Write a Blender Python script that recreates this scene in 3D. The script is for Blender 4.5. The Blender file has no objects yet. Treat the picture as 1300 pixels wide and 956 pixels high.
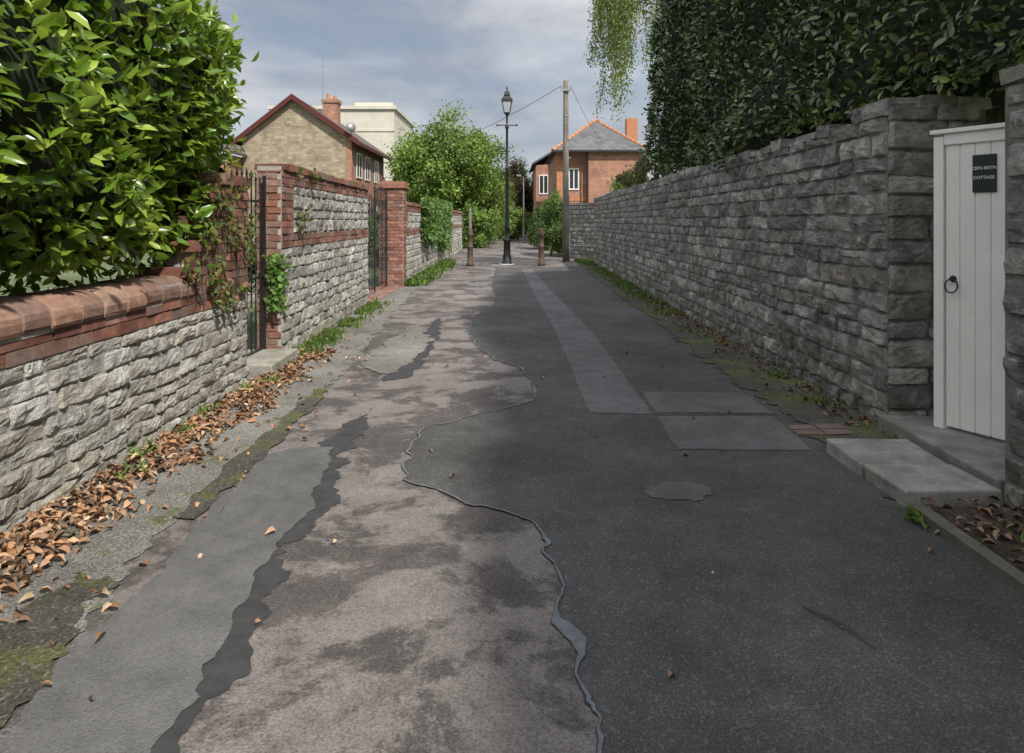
import bpy, math, random
import numpy as np
from mathutils import Vector, noise, Matrix
random.seed(7); rng=np.random.default_rng(7)
S=bpy.context.scene
COL=S.collection
def V3(*a): return np.array(a,float)
def nz(x,y,z): return noise.noise(Vector((x,y,z)))

# ---------------------------------------------------------------- materials
def newmat(name):
    m=bpy.data.materials.new(name); m.use_nodes=True
    nt=m.node_tree; b=nt.nodes['Principled BSDF']; return m,nt,b
def nd(nt,t,**k):
    n=nt.nodes.new(t)
    for a,v in k.items():
        if a.startswith('i_'): n.inputs[a[2:]].default_value=v
        else: setattr(n,a,v)
    return n
def mixc(nt,f,a,b,mode='MIX'):
    n=nt.nodes.new('ShaderNodeMix'); n.data_type='RGBA'; n.blend_type=mode
    for i,x in ((0,f),(6,a),(7,b)):
        if isinstance(x,bpy.types.NodeSocket): nt.links.new(x,n.inputs[i])
        elif i==0: n.inputs[0].default_value=x
        else: n.inputs[i].default_value=(*x,1) if len(x)==3 else x
    return n.outputs[2]
def noisef(nt,scale,detail=5,rough=.6,lo=0.,hi=1.,tl=0.,th=1.,vec=None,dist=0.):
    n=nd(nt,'ShaderNodeTexNoise'); n.inputs['Scale'].default_value=scale
    n.inputs['Detail'].default_value=detail; n.inputs['Roughness'].default_value=rough
    n.inputs['Distortion'].default_value=dist
    if vec is None:
        tc=nd(nt,'ShaderNodeTexCoord'); vec=tc.outputs['Object']
    nt.links.new(vec,n.inputs['Vector'])
    m=nd(nt,'ShaderNodeMapRange'); nt.links.new(n.outputs['Fac'],m.inputs[0])
    m.inputs[1].default_value=lo; m.inputs[2].default_value=hi
    m.inputs[3].default_value=tl; m.inputs[4].default_value=th
    return m.outputs[0]
def bump(nt,b,h,strength=.5,dist=.01):
    n=nd(nt,'ShaderNodeBump'); n.inputs['Strength'].default_value=strength; n.inputs['Distance'].default_value=dist
    nt.links.new(h,n.inputs['Height']); nt.links.new(n.outputs[0],b.inputs['Normal'])
def gray(nt,f):
    c=nd(nt,'ShaderNodeCombineColor')
    for i in range(3): nt.links.new(f,c.inputs[i])
    return c.outputs[0]

def asphalt(name,c1,c2,sc=1.3,blot=None,blo=.5,moss=None,speck=(.55,1.6),rough=.85,sscale=130,mscale=3.,mlo=.52,patchy=(.7,1.3),chip=.6):
    m,nt,b=newmat(name)
    c=mixc(nt,noisef(nt,sc,5,.65,.35,.65),c1,c2)
    if blot is not None:
        c=mixc(nt,noisef(nt,1.5,9,.74,blo,blo+.06,vec=None,dist=.4),c,blot)
    if moss is not None:
        c=mixc(nt,noisef(nt,mscale,7,.7,mlo,mlo+.12),c,moss)
    c=mixc(nt,1.0,c,gray(nt,noisef(nt,sscale,2,.7,.33,.67,speck[0],speck[1])),'MULTIPLY')
    if chip>0: c=mixc(nt,noisef(nt,sscale*.6,0,.5,.66,.70,0,chip),c,(.30,.29,.27))
    c=mixc(nt,1.0,c,gray(nt,noisef(nt,.5,3,.65,.3,.7,patchy[0],patchy[1])),'MULTIPLY')
    c=mixc(nt,1.0,c,gray(nt,noisef(nt,6,5,.75,.3,.7,.78,1.22)),'MULTIPLY')
    nt.links.new(c,b.inputs['Base Color']); b.inputs['Roughness'].default_value=rough
    b.inputs['Specular IOR Level'].default_value=.3
    bump(nt,b,noisef(nt,100,2,.75),.7,.012)
    return m
def attrmat(name,rough=.85,vs=6,va=(.6,1.35),bs=45,bstr=.6,bd=.01,stain=None,light=None,spec=.3,extra=None,foot=None):
    m,nt,b=newmat(name)
    a=nd(nt,'ShaderNodeAttribute',attribute_name='Col'); c=a.outputs['Color']
    c=mixc(nt,1.0,c,gray(nt,noisef(nt,vs,7,.72,.3,.7,va[0],va[1])),'MULTIPLY')
    if stain: c=mixc(nt,noisef(nt,1.6,6,.7,.5,.68,0,.7),c,stain)
    if light: c=mixc(nt,noisef(nt,9,7,.75,.54,.66,0,.75),c,light)
    if extra: c=mixc(nt,noisef(nt,4,6,.75,.6,.7,0,.6),c,extra)
    if foot:   # moss growing at the foot of the wall
        tc=nd(nt,'ShaderNodeTexCoord'); sp=nd(nt,'ShaderNodeSeparateXYZ'); nt.links.new(tc.outputs['Object'],sp.inputs[0])
        mr=nd(nt,'ShaderNodeMapRange'); nt.links.new(sp.outputs[2],mr.inputs[0]); mr.inputs[1].default_value=.02; mr.inputs[2].default_value=.6; mr.inputs[3].default_value=1.; mr.inputs[4].default_value=0.
        mu=nd(nt,'ShaderNodeMath',operation='MULTIPLY'); nt.links.new(mr.outputs[0],mu.inputs[0]); nt.links.new(noisef(nt,5,6,.7,.42,.62,0,.95),mu.inputs[1])
        c=mixc(nt,mu.outputs[0],c,foot)
    nt.links.new(c,b.inputs['Base Color']); b.inputs['Roughness'].default_value=rough
    b.inputs['Specular IOR Level'].default_value=spec
    bump(nt,b,noisef(nt,bs,4,.75),bstr,bd)
    return m
def leafmat(name,rough=.38,trans=.25,tcol=(.25,.42,.04)):
    m,nt,b=newmat(name)
    a=nd(nt,'ShaderNodeAttribute',attribute_name='Col')
    nt.links.new(a.outputs['Color'],b.inputs['Base Color']); b.inputs['Roughness'].default_value=rough
    b.inputs['Specular IOR Level'].default_value=.5
    if trans>0:
        t=nd(nt,'ShaderNodeBsdfTranslucent')
        tc=mixc(nt,.5,a.outputs['Color'],tcol)
        nt.links.new(tc,t.inputs['Color'])
        mx=nd(nt,'ShaderNodeMixShader'); mx.inputs[0].default_value=trans
        nt.links.new(b.outputs[0],mx.inputs[1]); nt.links.new(t.outputs[0],mx.inputs[2])
        nt.links.new(mx.outputs[0],nt.nodes['Material Output'].inputs[0])
    return m
def plain(name,c,rough=.6,metal=0.,var=.25,vs=8,bs=60,bstr=.15,spec=.4):
    m,nt,b=newmat(name)
    cc=mixc(nt,1.0,c,gray(nt,noisef(nt,vs,5,.7,.3,.7,1-var,1+var)),'MULTIPLY')
    nt.links.new(cc,b.inputs['Base Color']); b.inputs['Roughness'].default_value=rough
    b.inputs['Metallic'].default_value=metal; b.inputs['Specular IOR Level'].default_value=spec
    if bstr>0: bump(nt,b,noisef(nt,bs,3,.6),bstr,.005)
    return m
def brickmat(name,c1,c2,mort,bw=.225,rh=.075,axis='XZ'):
    m,nt,b=newmat(name)
    tc=nd(nt,'ShaderNodeTexCoord'); sp=nd(nt,'ShaderNodeSeparateXYZ'); cb=nd(nt,'ShaderNodeCombineXYZ')
    nt.links.new(tc.outputs['Object'],sp.inputs[0])
    ad=nd(nt,'ShaderNodeMath',operation='ADD'); nt.links.new(sp.outputs[0],ad.inputs[0]); nt.links.new(sp.outputs[1],ad.inputs[1])
    nt.links.new(ad.outputs[0],cb.inputs[0]); nt.links.new(sp.outputs[2],cb.inputs[1])
    br=nd(nt,'ShaderNodeTexBrick'); nt.links.new(cb.outputs[0],br.inputs['Vector'])
    br.inputs['Color1'].default_value=(*c1,1); br.inputs['Color2'].default_value=(*c2,1); br.inputs['Mortar'].default_value=(*mort,1)
    br.inputs['Scale'].default_value=1; br.inputs['Brick Width'].default_value=bw; br.inputs['Row Height'].default_value=rh
    br.inputs['Mortar Size'].default_value=.01
    c=mixc(nt,1.0,br.outputs['Color'],gray(nt,noisef(nt,1.5,7,.75,.3,.7,.6,1.35)),'MULTIPLY')
    nt.links.new(c,b.inputs['Base Color']); b.inputs['Roughness'].default_value=.9
    bump(nt,b,br.outputs['Fac'],-.4,.01)
    return m

M={}
M['ground']=asphalt('soil_grass',(.07,.09,.03),(.10,.12,.05),speck=(.6,1.4),sscale=20)
M['road']=asphalt('asphalt_brown',(.074,.065,.061),(.095,.082,.076),blot=(.185,.163,.15),blo=.465,chip=.15,speck=(.65,1.4),patchy=(.82,1.18))
M['dark']=asphalt('asphalt_dark',(.060,.059,.056),(.085,.083,.079),moss=(.07,.068,.046),mlo=.60,speck=(.5,1.6),chip=.22)
M['patchL']=asphalt('asphalt_grey_patch',(.108,.106,.105),(.128,.125,.121),speck=(.8,1.22),patchy=(.85,1.15),chip=0)
M['patchR']=asphalt('asphalt_trench_patch',(.108,.107,.104),(.135,.133,.129),speck=(.75,1.3),chip=.15)
M['seal']=plain('bitumen_seal',(.13,.137,.147),.6,var=.4,vs=20)
M['sealdark']=plain('bitumen_edge',(.048,.048,.049),.75,var=.3,vs=10,bstr=.4,spec=.2)
M['vergeL']=asphalt('verge_gravel',(.13,.122,.108),(.20,.19,.175),moss=(.078,.078,.026),mlo=.54,speck=(.4,1.8),sscale=90)
M['vergeR']=asphalt('verge_moss',(.050,.047,.038),(.078,.07,.056),moss=(.078,.090,.026),mlo=.47,speck=(.5,1.6),sscale=90,mscale=2.2,chip=.3)
M['soil']=asphalt('soil',(.04,.028,.018),(.075,.055,.036),speck=(.4,1.8),sscale=60,chip=.2)
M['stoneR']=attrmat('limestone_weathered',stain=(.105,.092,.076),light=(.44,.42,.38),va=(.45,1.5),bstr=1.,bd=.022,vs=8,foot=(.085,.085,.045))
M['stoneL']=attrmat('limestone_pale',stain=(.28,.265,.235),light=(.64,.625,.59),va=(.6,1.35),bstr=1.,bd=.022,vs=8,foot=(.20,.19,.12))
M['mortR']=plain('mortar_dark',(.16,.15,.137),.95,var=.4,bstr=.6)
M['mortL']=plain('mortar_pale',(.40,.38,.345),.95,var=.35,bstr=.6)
M['brick']=attrmat('red_brick',vs=14,va=(.6,1.3),bs=70,bstr=.6,bd=.008,extra=(.32,.27,.235),stain=(.20,.135,.105))
M['leaf']=leafmat('laurel_leaf',.3,.3,(.40,.56,.05))
M['leafD']=leafmat('hedge_leaf',.33,0)
M['leafT']=leafmat('tree_leaf',.6,.3)
M['leafDry']=leafmat('dry_leaf',.7,.0,(.4,.2,.06))
M['grass']=leafmat('grass_blade',.6,.2)
M['core']=plain('hedge_light_block',(.018,.027,.01),.95,bstr=0)
M['bark']=plain('bark',(.09,.07,.05),.95,bstr=.6)
M['iron']=plain('black_iron',(.018,.018,.02),.45,var=.3,spec=.5)
M['rust']=plain('rusted_iron',(.095,.065,.048),.75,var=.4)
M['wood']=plain('pole_wood',(.22,.20,.17),.85,var=.3,bstr=.5)
M['white']=plain('cream_paint',(.88,.86,.79),.5,var=.06,vs=3,bs=25,bstr=.1)
M['step']=attrmat('step_stone',vs=5,bs=60,bstr=.6,stain=(.13,.13,.09),va=(.55,1.4))
M['slate']=plain('slate_plate',(.03,.034,.036),.45)
M['letter']=plain('letter_paint',(.7,.7,.68),.5)
M['glass']=plain('window_glass',(.03,.035,.04),.08,var=.1,spec=.8,bstr=0)
M['lampglass']=plain('lantern_glass',(.45,.48,.5),.15,var=.1,bstr=0)
M['wfr']=plain('white_frame',(.75,.75,.72),.5,var=.08)
M['barge']=plain('maroon_board',(.10,.022,.02),.55)
M['roofL']=brickmat('concrete_tile',(.10,.08,.07),(.13,.10,.085),(.05,.04,.035),.3,.25)
M['roofR']=brickmat('slate_tile',(.105,.105,.115),(.145,.145,.15),(.05,.05,.055),.3,.2)
M['orange']=plain('ridge_tile',(.46,.20,.10),.8,var=.3)
M['hbrick']=brickmat('house_brick',(.42,.17,.095),(.31,.11,.06),(.36,.30,.25))
M['hbuff']=brickmat('house_buff_stone',(.42,.35,.25),(.27,.22,.155),(.26,.22,.17),.36,.15)
M['cream']=plain('cream_render',(.58,.55,.47),.9,var=.12,vs=1)
M['metal']=plain('galvanised',(.35,.36,.37),.45,metal=.6)

# ---------------------------------------------------------------- mesh builder
class MB:
    def __init__(s): s.v=[];s.f=[];s.c=[];s.m=[];s.n=0
    def add(s,vs,fs,col=(1,1,1),mi=0):
        o=s.n; s.v.extend([tuple(p) for p in vs]); s.n+=len(vs)
        s.c.extend([(col[0],col[1],col[2],1.)]*len(vs))
        for f in fs: s.f.append(tuple(i+o for i in f)); s.m.append(mi)
    def obox(s,O,d,n,u0,u1,z0,z1,t0,t1,col=(1,1,1),mi=0,j=0.):
        vs=[]
        for z in (z0,z1):
            for u,t in ((u0,t0),(u1,t0),(u1,t1),(u0,t1)):
                p=O+d*u+n*t+V3(0,0,z)
                if j: p=p+rng.uniform(-j,j,3)
                vs.append(p)
        s.add(vs,[(0,3,2,1),(4,5,6,7),(0,1,5,4),(1,2,6,5),(2,3,7,6),(3,0,4,7)],col,mi)
    def box(s,x0,x1,y0,y1,z0,z1,col=(1,1,1),mi=0,j=0.):
        s.obox(V3(0,0,0),V3(1,0,0),V3(0,1,0),x0,x1,z0,z1,y0,y1,col,mi,j)
    def cyl(s,p0,p1,r0,r1,n=8,col=(1,1,1),mi=0,caps=True):
        p0=Vector(p0);p1=Vector(p1);a=(p1-p0).normalized()
        b=a.orthogonal().normalized();c=a.cross(b)
        vs=[]
        for p,r in ((p0,r0),(p1,r1)):
            for i in range(n):
                t=2*math.pi*i/n; vs.append(p+b*math.cos(t)*r+c*math.sin(t)*r)
        fs=[(i,(i+1)%n,n+(i+1)%n,n+i) for i in range(n)]
        if caps: fs+= [tuple(range(n-1,-1,-1)),tuple(range(n,2*n))]
        s.add(vs,fs,col,mi)
    def lathe(s,x,y,prof,n=16,col=(1,1,1),mi=0,rot=0.):
        vs=[];fs=[]
        for z,r in prof:
            for i in range(n):
                t=2*math.pi*i/n+rot; vs.append((x+r*math.cos(t),y+r*math.sin(t),z))
        for k in range(len(prof)-1):
            for i in range(n):
                fs.append((k*n+i,k*n+(i+1)%n,(k+1)*n+(i+1)%n,(k+1)*n+i))
        fs.append(tuple(range(n-1,-1,-1))); k=(len(prof)-1)*n; fs.append(tuple(range(k,k+n)))
        s.add(vs,fs,col,mi)
    def obj(s,name,mats,parent=None,smooth=False):
        me=bpy.data.meshes.new(name); me.from_pydata(s.v,[],s.f)
        for m in mats: me.materials.append(m)
        me.polygons.foreach_set('material_index',s.m)
        if smooth: me.polygons.foreach_set('use_smooth',[True]*len(s.f))
        a=me.color_attributes.new('Col','FLOAT_COLOR','POINT')
        a.data.foreach_set('color',np.array(s.c,dtype=np.float32).ravel())
        me.update()
        o=bpy.data.objects.new(name,me); COL.objects.link(o)
        if parent: o.parent=parent
        return o
def empty(name):
    e=bpy.data.objects.new(name,None); COL.objects.link(e); e.empty_display_size=.2; return e

# ---------------------------------------------------------------- stone / brick faces
def stones(mb,O,d,n,u0,u1,z0,z1,ch,lr,prot,cols,mi=0,res=(7,5),zt=None,skip=None):
    z=z0; row=0; seed=random.random()*100
    while z<z1-.03:
        h=ch*random.uniform(.72,1.28)
        if z+h>z1-.05: h=z1-z
        u=u0
        while u<u1-.02:
            l=random.uniform(*lr)*(h/ch)**.5
            if u+l>u1-.1: l=u1-u
            if skip and skip(u+l/2,z+h/2): u+=l; continue
            g=.004
            nu,nv=res
            base=random.uniform(.5,1.)*prot
            tu=random.uniform(-.45,.45)*prot; tv=random.uniform(-.5,.3)*prot
            c=np.array(random.choice(cols))*random.uniform(.8,1.2)
            vs=[]
            for j in range(nv+1):
                for i in range(nu+1):
                    a=i/nu;b=j/nv
                    e=min(a,1-a)*nu; f=min(b,1-b)*nv
                    edge=min(e,f)
                    wz=.016*nz((u+l*a)*2.2+seed,z*3,1.)
                    ap=a if e>1 or e==0 else (a*.5 if a<.5 else 1-(1-a)*.5)
                    bp=b if f>1 or f==0 else (b*.55 if b<.5 else 1-(1-b)*.55)
                    uu=u+g+(l-2*g)*ap; zz=z+g+(h-2*g)*bp+(wz if z>z0+.02 and z+h<z1-.02 else 0)
                    if edge==0:
                        t=-.008; uu+=random.uniform(-.005,.005); zz+=random.uniform(-.006,.006)
                        if (i in(0,nu)) and (j in(0,nv)):
                            uu+= (.006 if i==0 else -.006); zz+=(.006 if j==0 else -.006)
                    else:
                        t=base+tu*(a-.5)*2+tv*(b-.5)*2+prot*1.2*nz(uu*9+seed,zz*9,row*3.1)+random.uniform(-.24,.24)*prot
                        t=max(t,.003)
                        if edge<=1: t*=.78
                        uu+=random.uniform(-.22,.22)*l/nu*(1 if edge>1 else .4); zz+=random.uniform(-.2,.2)*h/nv*(1 if edge>1 else .4)
                    vs.append(O+d*uu+V3(0,0,zz)+n*t)
            W=nu+1
            mb.add(vs,[(j*W+i,j*W+i+1,(j+1)*W+i+1,(j+1)*W+i) for j in range(nv) for i in range(nu)],c,mi)
            u+=l
        z+=h; row+=1
BR=[(.31,.14,.10),(.25,.11,.08),(.34,.175,.125),(.21,.10,.078),(.30,.18,.14),(.37,.22,.165),(.27,.18,.15),(.33,.15,.10)]
def bricks(mb,O,d,n,u0,u1,z0,z1,mi=1,skip=None,bl=.225,t1=.012):
    z=z0;row=0
    while z<z1-.02:
        h=min(.075,z1-z); u=u0-(bl/2 if row%2 else 0)
        while u<u1-.01:
            a=max(u,u0)+.005; b=min(u+bl,u1)-.005
            if b-a>.03 and not(skip and skip((a+b)/2,z+h/2)):
                c=np.array(random.choice(BR))*random.uniform(.7,1.2)
                mb.obox(O,d,n,a,b,z+.005,z+h-.005,-.03,t1+random.uniform(-.005,.007),c,mi,j=.003)
            u+=bl
        z+=h;row+=1
X=V3(1,0,0);Y=V3(0,1,0);Z0=V3(0,0,0)
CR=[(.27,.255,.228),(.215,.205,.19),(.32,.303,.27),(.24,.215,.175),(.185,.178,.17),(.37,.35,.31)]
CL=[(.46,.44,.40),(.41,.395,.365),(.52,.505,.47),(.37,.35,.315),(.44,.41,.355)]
CM=[(.37,.35,.315),(.31,.30,.28),(.43,.41,.375),(.27,.25,.225)]

def wall_line(x0,y0,x1,y1):
    O=V3(x0,y0,0); d=V3(x1-x0,y1-y0,0); L=np.linalg.norm(d); return O,d/L,L
mb=MB()
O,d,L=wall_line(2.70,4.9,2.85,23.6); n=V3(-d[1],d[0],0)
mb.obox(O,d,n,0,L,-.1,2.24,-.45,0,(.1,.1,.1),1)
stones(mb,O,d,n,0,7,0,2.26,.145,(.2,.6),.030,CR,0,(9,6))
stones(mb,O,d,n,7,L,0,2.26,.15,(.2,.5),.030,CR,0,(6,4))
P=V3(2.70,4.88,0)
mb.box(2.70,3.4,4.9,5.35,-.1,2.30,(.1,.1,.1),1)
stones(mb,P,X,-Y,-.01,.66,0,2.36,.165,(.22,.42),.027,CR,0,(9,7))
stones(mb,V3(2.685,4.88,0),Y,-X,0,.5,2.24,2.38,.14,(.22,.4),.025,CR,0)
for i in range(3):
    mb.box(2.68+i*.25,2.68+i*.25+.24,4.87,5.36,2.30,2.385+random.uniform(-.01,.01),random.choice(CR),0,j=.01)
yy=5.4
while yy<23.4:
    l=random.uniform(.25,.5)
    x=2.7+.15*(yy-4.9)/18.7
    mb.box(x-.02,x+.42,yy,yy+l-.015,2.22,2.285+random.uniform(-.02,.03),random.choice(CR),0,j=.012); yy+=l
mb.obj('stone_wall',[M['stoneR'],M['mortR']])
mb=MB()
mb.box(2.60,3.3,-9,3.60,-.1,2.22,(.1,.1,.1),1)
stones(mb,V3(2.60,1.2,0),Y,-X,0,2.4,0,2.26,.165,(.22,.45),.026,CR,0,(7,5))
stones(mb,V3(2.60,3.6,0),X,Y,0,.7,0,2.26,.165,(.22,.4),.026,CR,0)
stones(mb,V3(2.60,-9,0),Y,-X,0,10.2,0,2.26,.165,(.3,.6),.03,CR,0,(3,3))  # unseen wall run behind the camera, added along with the shading hedge
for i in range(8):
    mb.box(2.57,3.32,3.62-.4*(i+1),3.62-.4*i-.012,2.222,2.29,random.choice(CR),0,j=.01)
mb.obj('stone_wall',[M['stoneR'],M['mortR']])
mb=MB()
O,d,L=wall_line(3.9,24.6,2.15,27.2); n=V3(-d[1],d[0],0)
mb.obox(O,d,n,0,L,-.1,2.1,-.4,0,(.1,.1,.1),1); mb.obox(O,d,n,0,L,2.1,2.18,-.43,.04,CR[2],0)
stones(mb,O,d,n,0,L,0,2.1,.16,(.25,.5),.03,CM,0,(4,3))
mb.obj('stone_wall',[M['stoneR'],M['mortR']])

# left near wall
XL=-2.40
mb=MB(); O=V3(XL,-6,0)
mb.box(XL-.36,XL,-6,6.18,-.1,.92,(.3,.3,.3),2)
stones(mb,V3(XL,1.5,0),Y,X,0,4.68,0,.80,.115,(.14,.48),.022,CL,0,(10,6))
stones(mb,V3(XL,-6,0),Y,X,0,7.5,0,.80,.14,(.3,.5),.03,CL,0,(3,3))
bricks(mb,V3(XL,-6,0),Y,X,0,12.15,.80,.935,1)
mb.box(XL-.35,XL,5.52,6.18,.92,1.80,(.3,.3,.3),2)
def sk(u,z): return z>1.0+ (u-.1)*1.55
bricks(mb,V3(XL,4.95,0),Y,X,0,1.23,.93,1.875,1,skip=sk)
mb.box(XL-.34,XL-.001,5.2,5.53,.92,1.30,(.3,.3,.3),2); mb.box(XL-.34,XL-.001,5.33,5.53,1.29,1.52,(.3,.3,.3),2)
bricks(mb,V3(XL-.35,5.51,0),X,-Y,0,.35,1.1,1.8,1)
bricks(mb,V3(XL-.35,6.18,0),X,Y,0,.35,0,1.8,1)
for i in range(4):
    y0=5.0+i*.14; z0=1.08+i*.19
    mb.box(XL-.37,XL+.03,y0,y0+.16,z0,z0+.075,np.array(random.choice(BR))*.9,1,j=.006)
for i in range(3):
    mb.box(XL-.38,XL+.035,5.54+i*.22,5.54+i*.22+.205,1.80,1.885,np.array(random.choice(BR))*1.0,1,j=.006)
y=-6.
while y<4.95:
    l=random.uniform(.20,.27)
    dz=random.uniform(-.007,.007); dt=random.uniform(-.008,.008)
    pr=[(.022,.940),(.032,.96),(.034,1.0),(.026,1.03),(.005,1.06),(-.03,1.085),(-.08,1.10),(-.2,1.108),(-.30,1.10),(-.37,1.05),(-.38,.94)]
    vs=[]
    for yy,sh in ((y+.004,.010),(y+.014,0),(y+l-.014,0),(y+l-.004,.010)):
        for t,z in pr: vs.append((XL+t+dt-(sh if t>-.2 else -sh)+random.uniform(-.003,.003),yy,z+dz-(sh if z>1 else 0)+random.uniform(-.003,.003)))
    k=len(pr); c=np.array(random.choice([(.33,.195,.14),(.28,.155,.11),(.38,.25,.18),(.27,.165,.125),(.34,.225,.17),(.22,.14,.11)]))*random.uniform(.8,1.15)
    mb.add(vs,[(r*k+i,r*k+(i+1)%k,(r+1)*k+(i+1)%k,(r+1)*k+i)[::-1] for i in range(k) for r in range(3)]+[tuple(range(k)),tuple(range(4*k-1,3*k-1,-1))],c,1)
    y+=l
mb.box(XL-.35,XL+.012,-6,4.95,.92,1.05,(.3,.3,.3),2)
mb.obj('stone_and_brick_wall',[M['stoneL'],M['brick'],M['mortL']])

def wall_left(x0,y0,x1,y1,zt,zb,pier=.35,near=True,res=(6,4),cols=CL,th=.26,zt2=None):
    mb=MB(); O,d,L=wall_line(x0,y0,x1,y1); n=V3(d[1],-d[0],0)
    mb.obox(O,d,n,0,L,-.1,zt-.03,-th,0,(.3,.3,.3),2)
    stones(mb,O,d,n,0,L,0,zb,.14,(.2,.45),.024,cols,0,res)
    stones(mb,O,d,n,pier,L,zb+.15,zt-.22,.14,(.2,.45),.024,cols,0,res)
    bricks(mb,O,d,n,0,L,zb,zb+.15,1)
    bricks(mb,O,d,n,0,L,zt-.22,zt-.07,1)
    bricks(mb,O,d,n,0,pier,zb+.15,zt-.22,1)
    if near: bricks(mb,O-n*0-d*.0+n*(-th),n,-d,0,th,0,zt-.07,1)
    u=0
    while u<L:
        l=min(.23,L-u); mb.obox(O,d,n,u+.005,u+l-.005,zt-.07,zt+random.uniform(-.012,.02),-th-.03,.035,np.array(random.choice(BR))*.95,1,j=.006); u+=.23
    return mb.obj('stone_and_brick_wall',[M['stoneL'],M['brick'],M['mortL']])
wall_left(-2.50,7.4,-2.62,12.4,2.12,1.20,.42,cols=CM+CL,res=(7,5))
wall_left(-2.46,15.75,-2.50,34,1.93,1.15,.3,near=False,res=(4,3),cols=CM+CL)
def pillar(name,x0,x1,y0,y1,z):
    mb=MB(); mb.box(x0,x1,y0,y1,-.1,z-.1,(.3,.3,.3),2)
    bricks(mb,V3(x0,y0,0),X,-Y,0,x1-x0,0,z-.15,1)
    bricks(mb,V3(x1,y0,0),Y,X,0,y1-y0,0,z-.15,1)
    mb.box(x0-.05,x1+.05,y0-.05,y1+.05,z-.15,z-.075,BR[0],1,j=.004)
    mb.box(x0-.02,x1+.02,y0-.02,y1+.02,z-.073,z,BR[2],1,j=.004)
    return mb.obj(name,[M['stoneL'],M['brick'],M['mortL']])
pillar('brick_gate_pillar',-2.98,-2.44,15.3,15.74,2.38)

# ---------------------------------------------------------------- ground & road
from mathutils.geometry import tessellate_polygon
def sheet(name,pts,z,mat,jit=0.,sub=.06,parent=None,freq=6,seed=0.):
    out=[]
    N=len(pts)
    for i in range(N):
        a=np.array(pts[i]);b=np.array(pts[(i+1)%N]); L=np.linalg.norm(b-a); k=max(1,int(L/sub)) if jit else 1
        nn=np.array([-(b-a)[1],(b-a)[0]])/max(L,1e-6)
        for j in range(k):
            p=a+(b-a)*j/k
            if jit: 
                w=nz(p[0]*freq+seed,p[1]*freq,1.3)+.4*nz(p[0]*freq*3,p[1]*freq*3+seed,4.)
                p=p+nn*w*jit+np.array([nz(p[0]*20,p[1]*20,seed),nz(p[0]*20,p[1]*20,seed+9)])*jit*.25
            out.append((p[0],p[1],z))
    tris=tessellate_polygon([[Vector(p) for p in out]])
    F=[]
    for t in tris:
        a,b,c=[out[i] for i in t]
        ar=(b[0]-a[0])*(c[1]-a[1])-(b[1]-a[1])*(c[0]-a[0])
        if abs(ar)<1e-9: continue
        F.append(tuple(t) if ar>0 else tuple(t)[::-1])
    me=bpy.data.meshes.new(name); me.from_pydata(out,[],F)
    me.materials.append(mat); me.update()
    o=bpy.data.objects.new(name,me); COL.objects.link(o)
    if parent: o.parent=parent
    return o
g=sheet('ground',[(-400,-60),(400,-60),(400,600),(-400,600)],0,M['ground'])
road=sheet('road',[(-2.45,-8),(2.75,-8),(2.75,24),(6,24.5),(6,29),(1.7,29),(1.4,60),(-2.2,60),(-2.5,30),(-2.5,15.4),(-6,15.4),(-6,12.5),(-2.6,12.5)],.004,M['road'])
line=[(.26,-3),(.24,1.2),(.225,2.21),(.208,2.41),(.184,2.65),(.172,2.99),(.126,3.32),(0,3.47),(-.208,3.61),(-.439,3.80),(-.626,3.96),(-.644,4.36),(-.629,4.87),(-.3,5.2),(.116,5.6),(.208,6.02),(.064,6.91),(-.214,7.43),(-.55,8.9),(-.55,10.8),(-.3,12.6),(-.45,16),(-.5,22)]
def smooth(pts,sub=.05,amp=.02,seed=0,fine=.3):
    out=[];n=len(pts);P=[np.array(p,float) for p in pts]
    for i in range(n-1):
        p0=P[max(i-1,0)];p1=P[i];p2=P[i+1];p3=P[min(i+2,n-1)]
        k=max(2,int(np.linalg.norm(p2-p1)/sub))
        for j in range(k):
            t=j/k; q=.5*((2*p1)+(-p0+p2)*t+(2*p0-5*p1+4*p2-p3)*t*t+(-p0+3*p1-3*p2+p3)*t**3)
            q=q+amp*np.array([nz(q[0]*7+seed,q[1]*7,0),nz(q[0]*7,q[1]*7+seed,5)])+amp*fine*np.array([nz(q[0]*25+seed,q[1]*25,0),nz(q[0]*25,q[1]*25+seed,5)])
            out.append(q)
    out.append(P[-1]); return out
sl=smooth(line,.025,.05,0,.22)
sheet('dark_asphalt',[tuple(p) for p in sl]+[(2.72,22),(2.72,-3)],.008,M['dark'],parent=road)
def ribbon(name,pts,w,z,mat,wn=.6,seed=0.,parent=None,blob=0.):
    mb=MB();vs=[]
    for i,p in enumerate(pts):
        t=pts[min(i+2,len(pts)-1)]-pts[max(i-2,0)]; t=t/max(np.linalg.norm(t),1e-6); nn=np.array([-t[1],t[0]])
        B=blob*max(0,nz(p[0]*3+seed,p[1]*3,12)-.28)
        a=w*(1+wn*nz(p[0]*12+seed,p[1]*12,2))+B; b=w*(1+wn*nz(p[0]*12,p[1]*12+seed,7))+B*.6
        a=max(a,.0025);b=max(b,.0025)
        vs+= [(*(p+nn*a),z),(*(p-nn*b),z)]
    mb.add(vs,[(2*i,2*i+1,2*i+3,2*i+2) for i in range(len(pts)-1)])
    o=mb.obj(name,[mat],parent)
    if o.data.polygons[0].normal.z<0: o.data.flip_normals()
    return o
ribbon('crack_seal',sl,.0095,.0105,M['sealdark'],1.0,3.,parent=road,blob=.06)
ribbon('crack_seal',sl,.0055,.0125,M['seal'],.9,3.,parent=road,blob=.07)
left=[(-1.45,-3),(-1.46,1.2),(-1.487,2.215),(-1.5,2.5),(-1.517,3.02),(-1.564,3.71),(-1.574,4.26),(-1.448,4.48)]
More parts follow.
